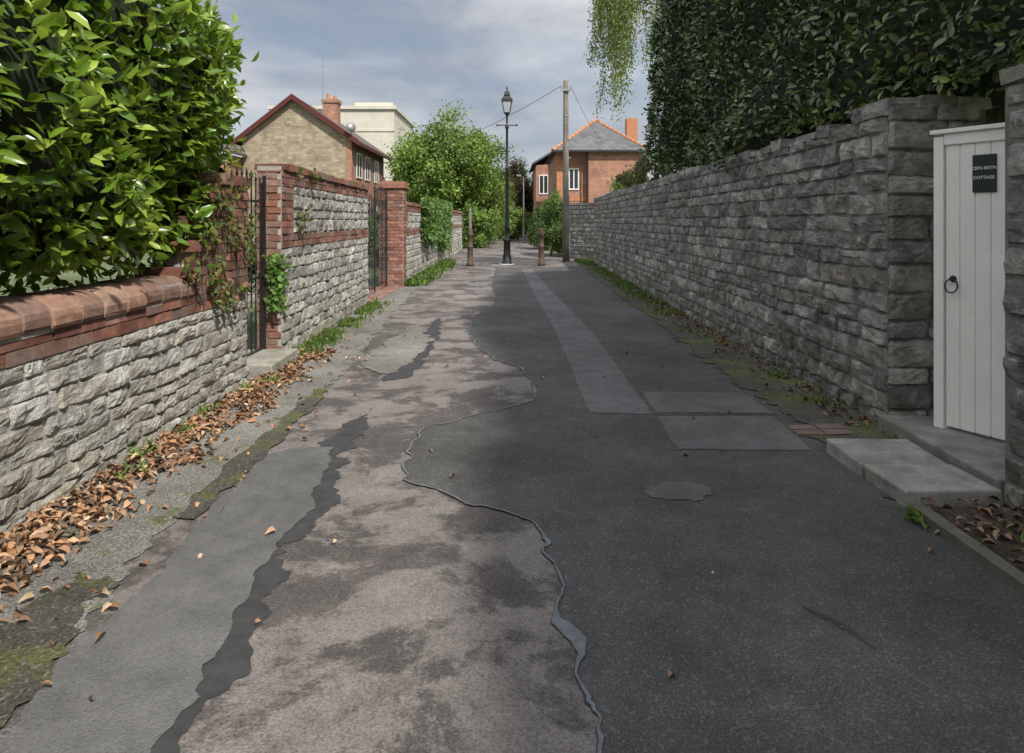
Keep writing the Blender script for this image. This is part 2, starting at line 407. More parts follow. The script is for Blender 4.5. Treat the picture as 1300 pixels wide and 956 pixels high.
right=[(-1.19,4.48),(-1.1,3.94),(-1.04,3.47),(-1.10,3.15),(-1.03,2.85),(-1.04,2.6),(-1.0,2.35),(-1.02,2.1),(-.98,1.2),(-1,-3)]
sheet('grey_asphalt_patch',left+right,.012,M['patchL'],.07,.03,parent=road,freq=4)
mar=[(-1.3,4.2),(-1.22,4.9),(-1.12,5.3),(-1.06,4.9),(-1.06,4.45)]+[(p[0]+.085,p[1]) for p in right[1:]]+[(-1.3,-3)]
sheet('patch_seal_edge',mar,.008,M['sealdark'],.10,.025,parent=road,freq=6,seed=4.)
sheet('grey_asphalt_patch',[(-1.55,7.0),(-1.2,6.6),(-1.05,7.2),(-1.0,8.6),(-1.35,9.5),(-1.55,8.4)],.012,M['vergeL'],.07,.04,parent=road)
sheet('patch_seal_edge',[(-1.2,6.3),(-1.0,6.5),(-.93,7.5),(-.93,8.8),(-1.1,10.6),(-1.15,10.6),(-1.2,9),(-1.2,7)],.008,M['sealdark'],.08,.04,parent=road,seed=8.)
sheet('trench_patch',[(.59,9.3),(.60,5.3),(1.08,5.25),(1.07,9.2),(.85,14),(.6,21),(.3,21),(.45,14)],.012,M['patchR'],.014,.05,parent=road)
sheet('trench_patch',[(1.13,5.95),(1.12,5.30),(2.02,5.28),(2.0,5.9)],.012,M['patchR'],.014,.04,parent=road)
sheet('trench_patch',[(1.10,5.2),(1.08,4.45),(1.95,4.42),(1.98,5.2)],.012,M['patchR'],.014,.04,parent=road)
sheet('trench_patch',[(.74,3.85),(.78,3.66),(.98,3.62),(1.12,3.70),(1.08,3.84),(.9,3.9)],.012,M['patchR'],.06,.015,parent=road,freq=9)
rr=smooth([(1.07,5.24),(1.5,5.235),(2.05,5.24)],.04,.01,9)
ribbon('crack_seal',rr,.005,.0155,M['sealdark'],.9,5.,parent=road)
# verges
sheet('road_verge',[(-2.44,-6),(-1.62,-6),(-1.6,2),(-1.66,3.5),(-1.68,5),(-1.66,7),(-1.85,10),(-2.05,14),(-2.2,22),(-2.55,22),(-2.6,12.4),(-2.5,7.3)],.010,M['vergeL'],.09,.04)
sheet('road_verge',[(2.66,3.6),(2.72,4.7),(2.76,12),(2.86,23.4),(2.3,23),(2.15,15),(2.12,10),(2.05,7),(2.1,5),(2.1,3.6)],.016,M['vergeR'],.14,.04)
sheet('road_verge',[(-1.85,2.9),(-1.6,2.8),(-1.5,2.3),(-1.5,1.6),(-1.9,1.6)],.015,M['vergeR'],.12,.02)
sheet('road_verge',[(-1.75,6.0),(-1.72,5.2),(-1.72,4.2),(-1.70,3.4),(-1.60,3.4),(-1.56,4.2),(-1.57,5.2),(-1.62,6.0)],.015,M['vergeR'],.05,.05)
bed=empty('planting_bed')
mb=MB(); mb.box(2.10,2.62,-2,3.48,-.02,.04); mb.obj('bed_soil',[M['soil']],bed)
mb=MB()
for i in range(7): mb.box(2.03,2.10,3.47-.8*(i+1),3.47-.8*i-.012,-.02,.06+random.uniform(-.006,.006),(.13,.12,.10),0,j=.008)
mb.obj('kerb_stones',[M['step']],bed)
mb=MB()
for r in range(2):
    for i in range(2):
        mb.box(1.98+i*.2,1.98+i*.2+.19,4.72+r*.12,4.72+r*.12+.105,-.01,.024,np.array(BR[4])*.5+.05,0,j=.006)
mb.obj('brick_paving',[M['brick']])
st=empty('stone_step')
def slab(name,x0,x1,y0,y1,z0,z1,c,par):
    mb=MB()
    mb.box(x0,x1,y0,y1,z0,z1,c,0,j=.012); o=mb.obj(name,[M['step']],par)
    bv=o.modifiers.new('b','BEVEL'); bv.width=.012; bv.segments=2
    return o
slab('lower_slab',2.04,2.54,3.52,3.96,-.02,.095,(.32,.31,.275),st)
slab('lower_slab_2',2.03,2.55,3.975,4.40,-.02,.09,(.29,.282,.25),st)
slab('threshold_slab',2.60,3.6,3.64,4.86,-.02,.11,(.22,.215,.185),st)
slab('gate_step',-2.86,-2.28,6.5,7.3,-.02,.13,(.30,.28,.24),empty('stone_step'))
mb=MB()
for i in range(16):
    for j in range(12):
        mb.box(-4.4+j*.16,-4.4+j*.16+.15,12.6+i*.17,12.6+i*.17+.16,0,.014+random.uniform(0,.004),np.array(random.choice(BR))*.8,0)
mb.obj('brick_paving',[M['brick']])

# ---------------------------------------------------------------- leaves
TM=np.array([(0,0,0),(.35,0,-.02),(.7,0,-.02),(1,0,-.1),(.33,.5,.07),(.68,.42,.05),(.33,-.5,.07),(.68,-.42,.05)])
FM=[(0,1,4),(1,2,5,4),(2,3,5),(0,6,1),(1,6,7,2),(2,7,3)]
TD=np.array([(0,0,0),(.5,.5,.05),(1,0,-.05),(.5,-.5,.05)]); FD=[(0,3,2,1)]
def norm(a): return a/np.maximum(np.linalg.norm(a,axis=1,keepdims=True),1e-9)
def leafmesh(name,pos,d,nr,size,cols,mat,full=True,width=.4,parent=None,curl=1.):
    T=(TM if full else TD).copy(); F=FM if full else FD
    T[:,1]*=width; T[:,2]*=curl
    N=len(pos); d=norm(d); b=norm(np.cross(nr,d)); nr=np.cross(d,b)
    k=len(T); s=size[:,None,None]
    v=pos[:,None]+s*(T[None,:,0:1]*d[:,None]+T[None,:,1:2]*b[:,None]+T[None,:,2:3]*nr[:,None])
    v=v.reshape(-1,3)
    flat=np.concatenate([np.array(f) for f in F]); nl=len(flat)
    loops=(flat[None]+ (np.arange(N)*k)[:,None]).ravel()
    st=np.cumsum([0]+[len(f) for f in F])[:-1]
    starts=(st[None]+(np.arange(N)*nl)[:,None]).ravel()
    me=bpy.data.meshes.new(name)
    me.vertices.add(len(v)); me.vertices.foreach_set('co',v.astype(np.float32).ravel())
    me.loops.add(len(loops)); me.loops.foreach_set('vertex_index',loops.astype(np.int32))
    me.polygons.add(len(starts)); me.polygons.foreach_set('loop_start',starts.astype(np.int32))
    me.update(calc_edges=True); me.validate()
    a=me.color_attributes.new('Col','FLOAT_COLOR','POINT')
    c=np.ones((N,k,4),np.float32); c[:,:,:3]=cols[:,None,:]
    a.data.foreach_set('color',c.ravel())
    me.materials.append(mat); me.polygons.foreach_set('use_smooth',[True]*len(me.polygons))
    o=bpy.data.objects.new(name,me); COL.objects.link(o)
    if parent: o.parent=parent
    return o
def sebox(n,c,h,p,wts):
    c=np.array(c);h=np.array(h)
    ar=np.array([h[1]*h[2]]*2+[h[0]*h[2]]*2+[h[0]*h[1]]*2)*np.array(wts)
    f=rng.choice(6,n,p=ar/ar.sum()); q=rng.uniform(-1,1,(n,3))
    for i in range(6):
        q[f==i,i//2]=1 if i%2 else -1
    s=(np.abs(q)**p).sum(1)**(1/p); q=q/s[:,None]
    nr=norm(np.sign(q)*np.abs(q)**(p-1)/h); return c+q*h,nr
def lump(P,amps):
    out=np.zeros(len(P))
    for i,(x,y,z) in enumerate(P):
        for a,f in amps: out[i]+=a*nz(x*f,y*f,z*f+7.7)
    return out
def hedge(name,c,h,p,n,size,width,pal,mat,amps,wts,depth=.2,core=.2,keep=None,shear=0.,lit_tips=None):
    e=empty(name)
    P,nr=sebox(n,c,h,p,wts)
    L=lump(P,amps); dep=np.minimum(rng.exponential(depth*.5,n),depth*2)
    P2=P+nr*(L-dep+rng.uniform(0,.04,n)+(rng.random(n)<.05)*rng.uniform(0,.16,n))[:,None]
    if keep is not None:
        k=keep(P2); P2=P2[k];nr=nr[k];dep=dep[k]
    gp=np.array([nz(x*3.1,y*3.1,z*3.1) for x,y,z in P2]); k=(gp>-.42)|(dep>depth*.6)
    P2=P2[k];nr=nr[k];dep=dep[k]; n=len(P2)
    def sh(A): 
        w=np.clip((A[:,1]-c[1])/h[1],0,1)**2; A[:,1]+=shear*(A[:,2]-c[2])*w; A[:,0]+=.12*shear*(A[:,2]-c[2]); return A
    P2=sh(P2)
    r=rng.normal(size=(n,3)); r2=rng.normal(size=(n,3))
    d=nr*.55+r*.55+V3(0,0,.05); nn=nr*.7+r2*.45+V3(0,0,.55)
    pal=np.array(pal)
    cc=pal[rng.integers(0,len(pal),n)]*rng.uniform(.7,1.25,n)[:,None]
    if lit_tips is not None:
        tn=np.array([nz(x*2.2+5,y*2.2,z*2.2) for x,y,z in P2]); k=(tn>.05)&(dep<depth*.4)&(rng.random(n)<.55)
        cc[k]=np.array(lit_tips)*rng.uniform(.8,1.2,k.sum())[:,None]  # outer leaves in new-leaf green, with a sunlit look painted into the colour
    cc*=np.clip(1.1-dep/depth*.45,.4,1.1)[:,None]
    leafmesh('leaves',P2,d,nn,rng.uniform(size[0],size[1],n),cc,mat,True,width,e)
    import bmesh
    bm=bmesh.new(); bmesh.ops.create_cube(bm,size=2); bmesh.ops.subdivide_edges(bm,edges=bm.edges[:],cuts=24,use_grid_fill=True)
    hh=np.array(h)
    Q=np.array([v.co[:] for v in bm.verts]); s=(np.abs(Q)**p).sum(1)**(1/p); Q=Q/s[:,None]
    nq=norm(np.sign(Q)*np.abs(Q)**(p-1)/hh); W=np.array(c)+Q*hh
    W=sh(W+nq*(lump(W,amps)-core)[:,None])
    for v,w_ in zip(bm.verts,W): v.co=w_
    me=bpy.data.meshes.new('core'); bm.to_mesh(me); bm.free(); me.materials.append(M['core'])  # dark solid added inside the leaves to block light through the hedge
    o=bpy.data.objects.new('core',me); COL.objects.link(o); o.parent=e
    return e
palL=[(.12,.215,.022),(.16,.265,.028),(.09,.17,.02),(.21,.32,.038),(.11,.20,.022),(.23,.34,.055)]
palR=[(.060,.100,.028),(.078,.125,.034),(.046,.078,.025),(.10,.148,.038),(.064,.104,.027)]
hedge('laurel_hedge',(-3.85,2.3,2.15),(1.54,4.35,1.08),5,22000,(.08,.15),.40,palL,M['leaf'],[(.28,.9),(.16,2.4)],(0.1,1,.1,1.,.1,.9),.16,.20,keep=lambda P:P[:,1]>.5,shear=.55,lit_tips=(.33,.43,.06))
def kr(P): return (P[:,1]>2.6)|(rng.random(len(P))<.12)
hedge('evergreen_hedge',(4.25,3.2,4.7),(1.45,11.9,2.5),10,70000,(.055,.115),.46,palR,M['leafD'],[(.45,.55),(.22,1.7)],(1.,0.02,.02,1.2,.35,.1),.2,.24,keep=kr,lit_tips=(.17,.215,.055))  # unseen stretch behind the camera is added to shade the near road

def ivy(name,fn,n,size,pal,mat,parent=None,width=.8):
    P=[];Nn=[]
    for _ in range(n):
        p,q=fn(); P.append(p);Nn.append(q)
    P=np.array(P);Nn=np.array(Nn); r=rng.normal(size=P.shape)
    pal=np.array(pal); cc=pal[rng.integers(0,len(pal),n)]*rng.uniform(.7,1.3,n)[:,None]
    return leafmesh(name,P,r*.6+V3(0,0,-.6),Nn+rng.normal(size=P.shape)*.35,rng.uniform(size[0],size[1],n),cc,mat,True,width,parent)
palI=[(.07,.13,.025),(.11,.18,.035),(.17,.19,.05),(.26,.15,.07),(.15,.10,.05)]
def f1():
    while True:
        y=random.uniform(4.7,6.2); z=random.uniform(.7,1.95)
        if z<1.2+(y-4.9)*1.3 and nz(y*4,z*4,3.)>.06-.3*(z-1.2): 
            return (XL+.02+random.uniform(0,.08),y,z),(1,0,.2)
ivy('climbing_ivy',f1,520,(.03,.06),palI,M['leafT'])
mb=MB()
for i in range(16):
    yy=random.uniform(5.0,6.1); z=random.uniform(.75,1.0); p=Vector((XL+.025,yy,z))
    for k in range(12):
        q=p+Vector((random.uniform(-.006,.008),random.uniform(-.05,.05),random.uniform(.03,.09))); q.x=max(q.x,XL+.02)
        if q.z>1.05+(q.y-4.9)*1.2 or q.y>6.15: break
        mb.cyl(p,q,.004,.0035,5,(1,1,1)); p=q
mb.obj('ivy_stems',[M['bark']])
palG=[(.10,.20,.035),(.14,.26,.05),(.08,.16,.025)]
def f2():
    a=random.gauss(0,1)*.06
    z=random.uniform(.55,1.15)
    return (-2.56+a*.5+random.uniform(-.03,.10),7.30+random.uniform(-.06,.12),z),(0.3,-1,.2)
ivy('climbing_ivy',f2,420,(.03,.06),palG,M['leafT'])
def f2b():
    while True:
        y=random.uniform(7.45,8.6);z=random.uniform(1.3,2.15)
        if nz(y*3,z*3,9.)>.2: return (-2.47+random.uniform(0,.05),y,z),(1,0,.2)
ivy('climbing_ivy',f2b,130,(.03,.06),palI,M['leafT'])
def f3():
    while True:
        y=random.uniform(18.2,25); z=random.uniform(.35,2.15)
        b=.45+.9*abs(nz(y*.9,0,2.)) +.5*(y-18)/7*random.random()
        if z>1.95-b*1.6: return (-2.40+random.uniform(-.05,.22),y,z),(1,-.3,.3)
ivy('climbing_ivy',f3,3800,(.08,.14),[(.07,.13,.025),(.09,.17,.035),(.13,.21,.05)],M['leafT'])

def litter(name,fn,n,size,pal,curl=3.5):
    P=np.array([fn() for _ in range(n)]); m=len(P)
    ang=rng.uniform(0,2*np.pi,m); d=np.stack([np.cos(ang),np.sin(ang),rng.normal(0,.25,m)],1)
    nr=rng.normal(size=(m,3))*.4+V3(0,0,1)
    pal=np.array(pal); cc=pal[rng.integers(0,len(pal),m)]*rng.uniform(.55,1.3,m)[:,None]
    return leafmesh(name,P,d,nr,rng.uniform(size[0],size[1],m),cc,M['leafDry'],True,.5,None,curl)
palB=[(.32,.175,.095),(.26,.135,.07),(.42,.26,.15),(.19,.105,.06),(.36,.195,.10),(.13,.08,.05),(.50,.36,.23)]
def l1():
    while True:
        y=random.uniform(1.2,8.0) ; t=abs(random.gauss(0,.21)); 
        wmax=.60-.03*y+.12*nz(y*2,0,8.)
        dens=.60+1.1*nz(y*2.2,t*5,5.)-.5*t
        if t<wmax*1.1 and random.random()<dens: return (-2.36+t,y,.016+random.random()*.03*max(0,1-t/wmax)+.003)
litter('fallen_leaves',l1,3700,(.03,.075),palB)
def l1b():
    y=random.uniform(1.5,9); return (-2.3+abs(random.gauss(0,.5)),y,.022)
litter('fallen_leaves',l1b,140,(.03,.06),palB)
def l2():
    y=random.uniform(4.9,18); return (2.66+.008*(y-5)-abs(random.gauss(0,.19)),y,.026+random.random()*.01)
litter('fallen_leaves',l2,700,(.03,.065),[(.20,.11,.06),(.28,.15,.07),(.12,.07,.04)])
def l3(): return (random.uniform(2.12,2.58),random.uniform(1.8,3.5),.045+random.random()*.03)
litter('fallen_leaves',l3,240,(.03,.07),[(.14,.07,.045),(.22,.12,.06),(.10,.055,.035),(.26,.17,.1)])
def l4(): return (random.uniform(-2.1,2.2),random.uniform(1.9,12),.020)
litter('fallen_leaves',l4,60,(.02,.05),palB)
mb=MB(); mb.cyl((1.12,2.62,.02),(1.22,2.48,.026),.005,.004,6,(.3,.2,.1)); mb.cyl((1.22,2.48,.026),(1.26,2.36,.018),.004,.002,6,(.3,.2,.1))
mb.obj('twig',[M['bark']])
def grass(name,fn,n,h,pal,w=.1,lean=.5):
    P=np.array([fn() for _ in range(n)]); m=len(P)
    d=rng.normal(size=(m,3))*lean; d[:,2]=1
    nr=rng.normal(size=(m,3)); nr[:,2]=.1
    pal=np.array(pal); cc=pal[rng.integers(0,len(pal),m)]*rng.uniform(.7,1.3,m)[:,None]
    return leafmesh(name,P,d,nr,rng.uniform(h[0],h[1],m),cc,M['grass'],True,w,None,3.)
pg=[(.13,.23,.04),(.17,.28,.06),(.10,.18,.035),(.23,.27,.09)]
def g1():
    while True:
        y=random.uniform(7.3,12.6); t=abs(random.gauss(0,.12))
        if nz(y*1.1,t,3.)>-.12: return (-2.42-.02*(y-7.6)+t,y,.005)
grass('grass_tuft',g1,2100,(.03,.11),pg)
def g2():
    y=random.uniform(15.4,24); return (-2.38+abs(random.gauss(0,.17)),y,.005)
grass('grass_tuft',g2,3200,(.06,.22),pg)
def g3():
    while True:
        y=random.uniform(9,23); t=abs(random.gauss(0,.17))
        if nz(y*.8,t,3.)>-.12+(.25 if y<12 else 0): return (2.72+.006*(y-8)-t,y,.01)
grass('grass_tuft',g3,4200,(.02,.09),pg)
def g4(): return (2.3+random.random()*1.6,random.uniform(23.6,25.4),.01)
grass('grass_tuft',g4,2600,(.04,.12),pg)
wx=[(-2.34,5.2),(-2.33,6.0),(-2.33,4.3),(-2.2,4.0),(-2.3,7.0),(2.62,4.7),(2.0,3.35),(2.35,3.1),(2.45,2.9),(-2.34,2.9),(2.5,5.6),(2.55,6.5),(-2.2,6.3),(-2.28,4.75)]
def g5():
    c=random.choice(wx); return (c[0]+random.gauss(0,.03),c[1]+random.gauss(0,.06),.01)
grass('weeds',g5,480,(.02,.10),pg,.2,.8)

# ---------------------------------------------------------------- gates
gt=empty('wooden_gate'); Og=V3(2.88,4.60,0); dg=V3(.48,-.877,0); dg/=np.linalg.norm(dg); ng=V3(dg[1],-dg[0],0)
mb=MB(); W=1.12
nb=11
for i in range(nb):
    u0=.05+i*(W-.1)/nb; mb.obox(Og,dg,ng,u0+.003,u0+(W-.1)/nb-.003,.135,2.0,0,.02)
mb.obox(Og,dg,ng,.05,W-.05,.14,1.99,-.012,.012)
o=mb.obj('boards',[M['white']],gt); bv=o.modifiers.new('b','BEVEL'); bv.width=.004; bv.segments=2
mb=MB(); mb.obox(Og,dg,ng,-.02,.045,.10,2.06,-.03,.035); mb.obox(Og,dg,ng,W-.045,W+.02,.10,2.06,-.03,.035)
mb.obox(Og,dg,ng,.047,W-.047,2.0,2.075,-.03,.034); mb.obox(Og,dg,ng,-.035,W+.03,2.076,2.105,-.05,.055)
o=mb.obj('frame',[M['white']],gt); bv=o.modifiers.new('b','BEVEL'); bv.width=.005; bv.segments=2
mb=MB(); mb.obox(Og,dg,ng,.222,.362,1.68,1.92,.0205,.032); o=mb.obj('name_plate',[M['slate']],gt); bv=o.modifiers.new('b','BEVEL'); bv.width=.003
Rm=Matrix(((dg[0],0,ng[0]),(dg[1],0,ng[1]),(dg[2],1,ng[2])))
for t,z in (('CEFN BRYN',1.825),('COTTAGE',1.765)):
    cu=bpy.data.curves.new('lettering','FONT'); cu.body=t; cu.size=.027; cu.align_x='CENTER'; cu.extrude=.0005; cu.offset=.0006
    cu.materials.append(M['letter']); o=bpy.data.objects.new('lettering',cu); COL.objects.link(o)
    p=Og+dg*.292+ng*.0335+V3(0,0,z); o.matrix_world=Matrix.Translation(Vector(p))@Rm.to_4x4(); o.parent=gt
mb=MB(); c=Og+dg*.10+ng*.045+V3(0,0,1.07); prev=None
for i in range(17):
    a=2*math.pi*i/16; p=c+dg*.04*math.cos(a)+V3(0,0,.045*math.sin(a))+ng*(-.006*math.sin(a))
    if prev is not None: mb.cyl(prev,p,.005,.005,6)
    prev=p
mb.cyl(Og+dg*.10+ng*.02+V3(0,0,1.115),Og+dg*.10+ng*.055+V3(0,0,1.115),.012,.010,10)
mb.cyl(Og+dg*.10+ng*.02+V3(0,0,1.115),Og+dg*.10+ng*.025+V3(0,0,1.115),.022,.022,12)
mb.obj('ring_handle',[M['iron']],gt)
def igate(x,y0,y1,h,nb,arch=.12):
    e=empty('iron_gate'); mb=MB(); r=.009
    w=y1-y0
    for yy in (y0,y1): mb.box(x-.014,x+.014,yy-.014,yy+.014,.06,h)
    for z in (.14,.9,h-.28): mb.box(x-.008,x+.008,y0+.014,y1-.014,z-.012,z+.012)
    for i in range(1,nb):
        t=i/nb; yy=y0+w*t; top=h-.14+arch*math.sin(t*math.pi)
        mb.cyl((x,yy,.14),(x,yy,top),r,r,6); mb.cyl((x,yy,top),(x,yy,top+.08),r*1.9,.001,6)
        if i%2:
            for k in range(8):
                a=2*math.pi*k/8;b_=2*math.pi*(k+1)/8; rr=w/nb*.48
                mb.cyl((x,yy+rr*math.cos(a),h-.36+rr*math.sin(a)),(x,yy+rr*math.cos(b_),h-.36+rr*math.sin(b_)),.005,.005,5)
    mb.obj('bars',[M['iron']],e); return e
igate(-2.66,6.24,7.33,1.98,9)
igate(-2.80,12.5,13.9,2.0,9); igate(-2.80,13.93,15.26,2.2,9)
mb=MB(); mb.box(-5.6,-4.2,19.0,19.05,0,1.5); mb.box(-5.65,-4.15,18.97,19.0,1.5,1.58)
mb.obj('white_stand_in_panel',[M['wfr']])  # plain panel added as stand-in for the white vehicle glimpsed behind the gate

# ---------------------------------------------------------------- street furniture
sl_=empty('street_lamp'); lx,ly=-.17,23.2
mb=MB()
mb.lathe(lx,ly,[(0,.20),(.06,.20),(.08,.15),(.3,.145),(.34,.12),(.75,.11),(.8,.135),(.86,.135),(.9,.075),(1.2,.065),(1.25,.085),(1.3,.065),(3.2,.05),(3.24,.07),(3.3,.07),(3.34,.045),(4.6,.04),(4.65,.065),(4.72,.065),(4.76,.035),(5.05,.035),(5.12,.07),(5.15,.09)],20)
mb.obj('column',[M['iron']],sl_,True)
mb=MB(); mb.cyl((lx-.33,ly,4.74),(lx+.33,ly,4.74),.018,.018,8); mb.lathe(lx-.33,ly,[(4.71,.03),(4.77,.03)],8); mb.lathe(lx+.33,ly,[(4.71,.03),(4.77,.03)],8); mb.obj('ladder_bar',[M['iron']],sl_)
mb=MB(); mb.lathe(lx,ly,[(5.17,.125),(5.56,.225)],4,rot=math.pi/4); mb.obj('lantern_glass',[M['lampglass']],sl_)
mb=MB()
for k in range(4):
    a=math.pi/4+k*math.pi/2; mb.cyl((lx+.13*math.cos(a),ly+.13*math.sin(a),5.15),(lx+.235*math.cos(a),ly+.235*math.sin(a),5.57),.014,.014,6)
mb.lathe(lx,ly,[(5.14,.14),(5.17,.14)],4,rot=math.pi/4)
mb.lathe(lx,ly,[(5.56,.27),(5.60,.27),(5.70,.17),(5.74,.12),(5.76,.15),(5.86,.12),(5.9,.05),(5.95,.03),(6.0,.04),(6.1,.005)],4,rot=math.pi/4)
mb.obj('lantern_frame',[M['iron']],sl_)
mb=MB(); mb.lathe(lx,ly,[(0,.26),(.03,.26),(.035,.22)],18); mb.obj('base_ring',[M['wfr']],sl_)
for bx,by in ((-1.37,22.4),(.97,22.6)):
    e=empty('bollard'); mb=MB()
    mb.lathe(bx,by,[(0,.13),(.1,.13),(.14,.095),(.6,.09),(.62,.105),(.66,.105),(.68,.085),(.98,.08),(1.0,.10),(1.06,.10),(1.1,.085),(1.18,.08),(1.24,.05),(1.26,.01)],16)
    mb.obj('post',[M['rust']],e,True)
tp=empty('telegraph_pole'); px,py=1.97,25.
mb=MB(); mb.lathe(px,py,[(0,.125),(3,.11),(6.6,.09),(6.64,.08)],14); mb.obj('pole',[M['wood']],tp,True)
mb=MB(); 
for z in (4.2,5.3,6.2): mb.lathe(px,py,[(z,.112),(z+.05,.112)],14)
mb.box(px-.2,px+.2,py-.16,py-.10,6.22,6.30); mb.cyl((px-.17,py-.13,6.3),(px-.17,py-.13,6.42),.03,.025,8); mb.cyl((px+.17,py-.13,6.3),(px+.17,py-.13,6.42),.03,.025,8)
for k in range(8): 
    sgn=1 if k%2 else -1; mb.cyl((px,py,2.6+k*.4),(px+sgn*.18,py,2.6+k*.4),.008,.008,5)
mb.cyl((px+.13,py-.03,0),(px+.115,py-.03,2.4),.02,.02,6)
mb.obj('fittings',[M['metal']],tp)
mb=MB()
def wire(a,b,sag,r=.010):
    prev=None
    for i in range(13):
        t=i/12; p=Vector(a).lerp(Vector(b),t); p.z-=sag*4*t*(1-t)
        if prev: mb.cyl(prev,p,r,r,5,caps=False)
        prev=p
wire((px-.17,py-.13,6.4),(-13,58,7.3),1.2,.011)
wire((px+.17,py-.13,6.4),(5.6,41.9,6.3),.25,.008)
mb.obj('wires',[M['iron']],tp)
e=empty('street_lamp'); mb=MB(); mb.lathe(.78,46,[(0,.1),(1,.09),(1.02,.06),(4.4,.04)],10); mb.cyl((.78,46,4.4),(.5,45.6,4.5),.03,.03,6); mb.box(.3,.6,45.3,45.7,4.44,4.56); mb.obj('column',[M['metal']],e)
e=empty('wooden_post'); mb=MB(); mb.lathe(-1.9,31,[(0,.07),(2.0,.06),(2.05,.02)],10); mb.obj('post',[M['wood']],e)

# ---------------------------------------------------------------- houses
def win(mb,O,d,n,u0,u1,z0,z1):
    mb.obox(O,d,n,u0,u1,z0,z1,.0,.03,mi=1)
    f=.07
    mb.obox(O,d,n,u0-.02,u1+.02,z0-.02,z0+f,.005,.06,mi=0); mb.obox(O,d,n,u0-.02,u1+.02,z1-f,z1+.02,.005,.06,mi=0)
    for a in (u0-.02,(u0+u1)/2-f/2,u1-f+.02): mb.obox(O,d,n,a,a+f,z0+f+.001,z1-f-.001,.005,.057,mi=0)
h=empty('gabled_house')
x0,x1,y0,y1,ze,za=-15.8,-9.4,40,50,6.3,8.65; xm=-12.8
mb=MB()
mb.add([(x0,y0,0),(x1,y0,0),(x1,y0,ze),(xm,y0,za),(x0,y0,ze),(x0,y1,0),(x1,y1,0),(x1,y1,ze),(xm,y1,za),(x0,y1,ze)],
 [(0,1,2,3,4),(9,8,7,6,5),(5,0,4,9)],mi=0)
mb.add([(x1,y0,0),(x1,y1,0),(x1,y1,ze),(x1,y0,ze)],[(0,1,2,3)],mi=1)
mb.box(x1-.35,x1+.012,y0-.012,y0+.02,0,ze-.1,mi=1)
mb.obj('walls',[M['hbuff'],M['hbrick']],h)
mb=MB()
def slope(mb,xa,za_,xb,zb_,ya,yb,th,mi=0):
    vs=[]
    for yv in (ya,yb):
        vs+=[(xa,yv,za_),(xb,yv,zb_),(xb,yv,zb_+th),(xa,yv,za_+th)]
    mb.add(vs,[(0,1,2,3),(7,6,5,4),(0,4,5,1),(1,5,6,2),(2,6,7,3),(3,7,4,0)],mi=mi)
k1=(za-ze)/(x1-xm); k0=(za-ze)/(xm-x0)
slope(mb,xm,za+.02,x1+.45,za-k1*(x1+.45-xm)+.02,y0-.3,y1+.3,.15)
slope(mb,x0-.45,za-k0*(xm-x0+.45)+.02,xm,za+.02,y0-.3,y1+.3,.15)
mb.obj('roof',[M['roofL']],h)
mb=MB()
slope(mb,xm,za-.10,x1+.5,za-k1*(x1+.5-xm)-.10,y0-.36,y0-.301,.33)
slope(mb,x0-.5,za-k0*(xm-x0+.5)-.10,xm,za-.10,y0-.36,y0-.301,.33)
mb.box(x1+.42,x1+.54,y0-.3,y1+.3,ze-.42,ze-.25)
mb.obj('bargeboards',[M['barge']],h)
mb=MB()
for u in (1.2,3.6,6.6): 
    win(mb,V3(x1,y0,0),Y,X,u,u+1.4,4.1,5.6); win(mb,V3(x1,y0,0),Y,X,u,u+1.4,1.2,2.7)
mb.obj('windows',[M['wfr'],M['glass']],h)
mb=MB(); mb.box(-12.05,-11.1,43.4,44.2,7.2,9.0,mi=0); mb.box(-12.12,-11.03,43.33,44.27,9.0,9.2,mi=0)
mb.cyl((-11.8,43.8,9.2),(-11.8,43.8,9.6),.13,.11,10,mi=1); mb.cyl((-11.35,43.8,9.2),(-11.35,43.8,9.5),.13,.11,10,mi=1)
mb.obj('chimney',[M['hbrick'],M['orange']],h)
mb=MB(); ax,ay=-12.0,43.3; mb.cyl((ax,ay,8),(ax,ay,12.0),.03,.025,6); mb.cyl((ax-.75,ay,11.9),(ax+.6,ay,11.75),.02,.02,5)
for i in range(7): t=-.65+i*.2; mb.cyl((ax+t,ay-.25,11.88-.1*(t+.65)/1.2),(ax+t,ay+.25,11.88-.1*(t+.65)/1.2+.12),.012,.012,4)
mb.cyl((ax-.3,ay,11.3),(ax+.5,ay,11.3),.02,.02,5)
mb.obj('tv_antenna',[M['metal']],h)
mb=MB(); mb.lathe(0,0,[(0,.02),(.03,.18),(.08,.30),(.09,.30)],16); o=mb.obj('satellite_dish',[M['metal']],h,True); o.location=(-9.35,39.55,6.9); o.rotation_euler=(math.radians(80),0,math.radians(30))
mb=MB(); mb.cyl((-9.4,39.9,6.3),(-9.35,39.6,6.9),.03,.03,6); mb.obj('dish_bracket',[M['metal']],h)
h=empty('brick_house'); mb=MB(); mb.box(-22,-15.85,38,47,0,5.2,mi=0); mb.obj('walls',[M['hbrick']],h)
mb=MB(); slope(mb,-22.3,5.2,-19,6.8,37.7,47.3,.15); slope(mb,-19,6.8,-15.5,5.2,37.7,47.3,.15); mb.obj('roof',[M['roofL']],h)
mb=MB(); win(mb,V3(-22,38,0),X,-Y,4.4,5.6,3,4.4); mb.obj('windows',[M['wfr'],M['glass']],h)
h=empty('apartment_block'); mb=MB(); mb.box(-22,-10.7,62,74,0,11.6); mb.obj('walls',[M['cream']],h)
mb=MB(); mb.box(-22.2,-10.5,61.8,74.2,11.6,11.9); mb.box(-14.5,-11,63,68,11.9,12.4)
for i in range(3): mb.box(-22.05,-10.65,61.93,61.99,9.6-i*2.8,9.8-i*2.8)
mb.obj('parapet',[M['cream']],h)
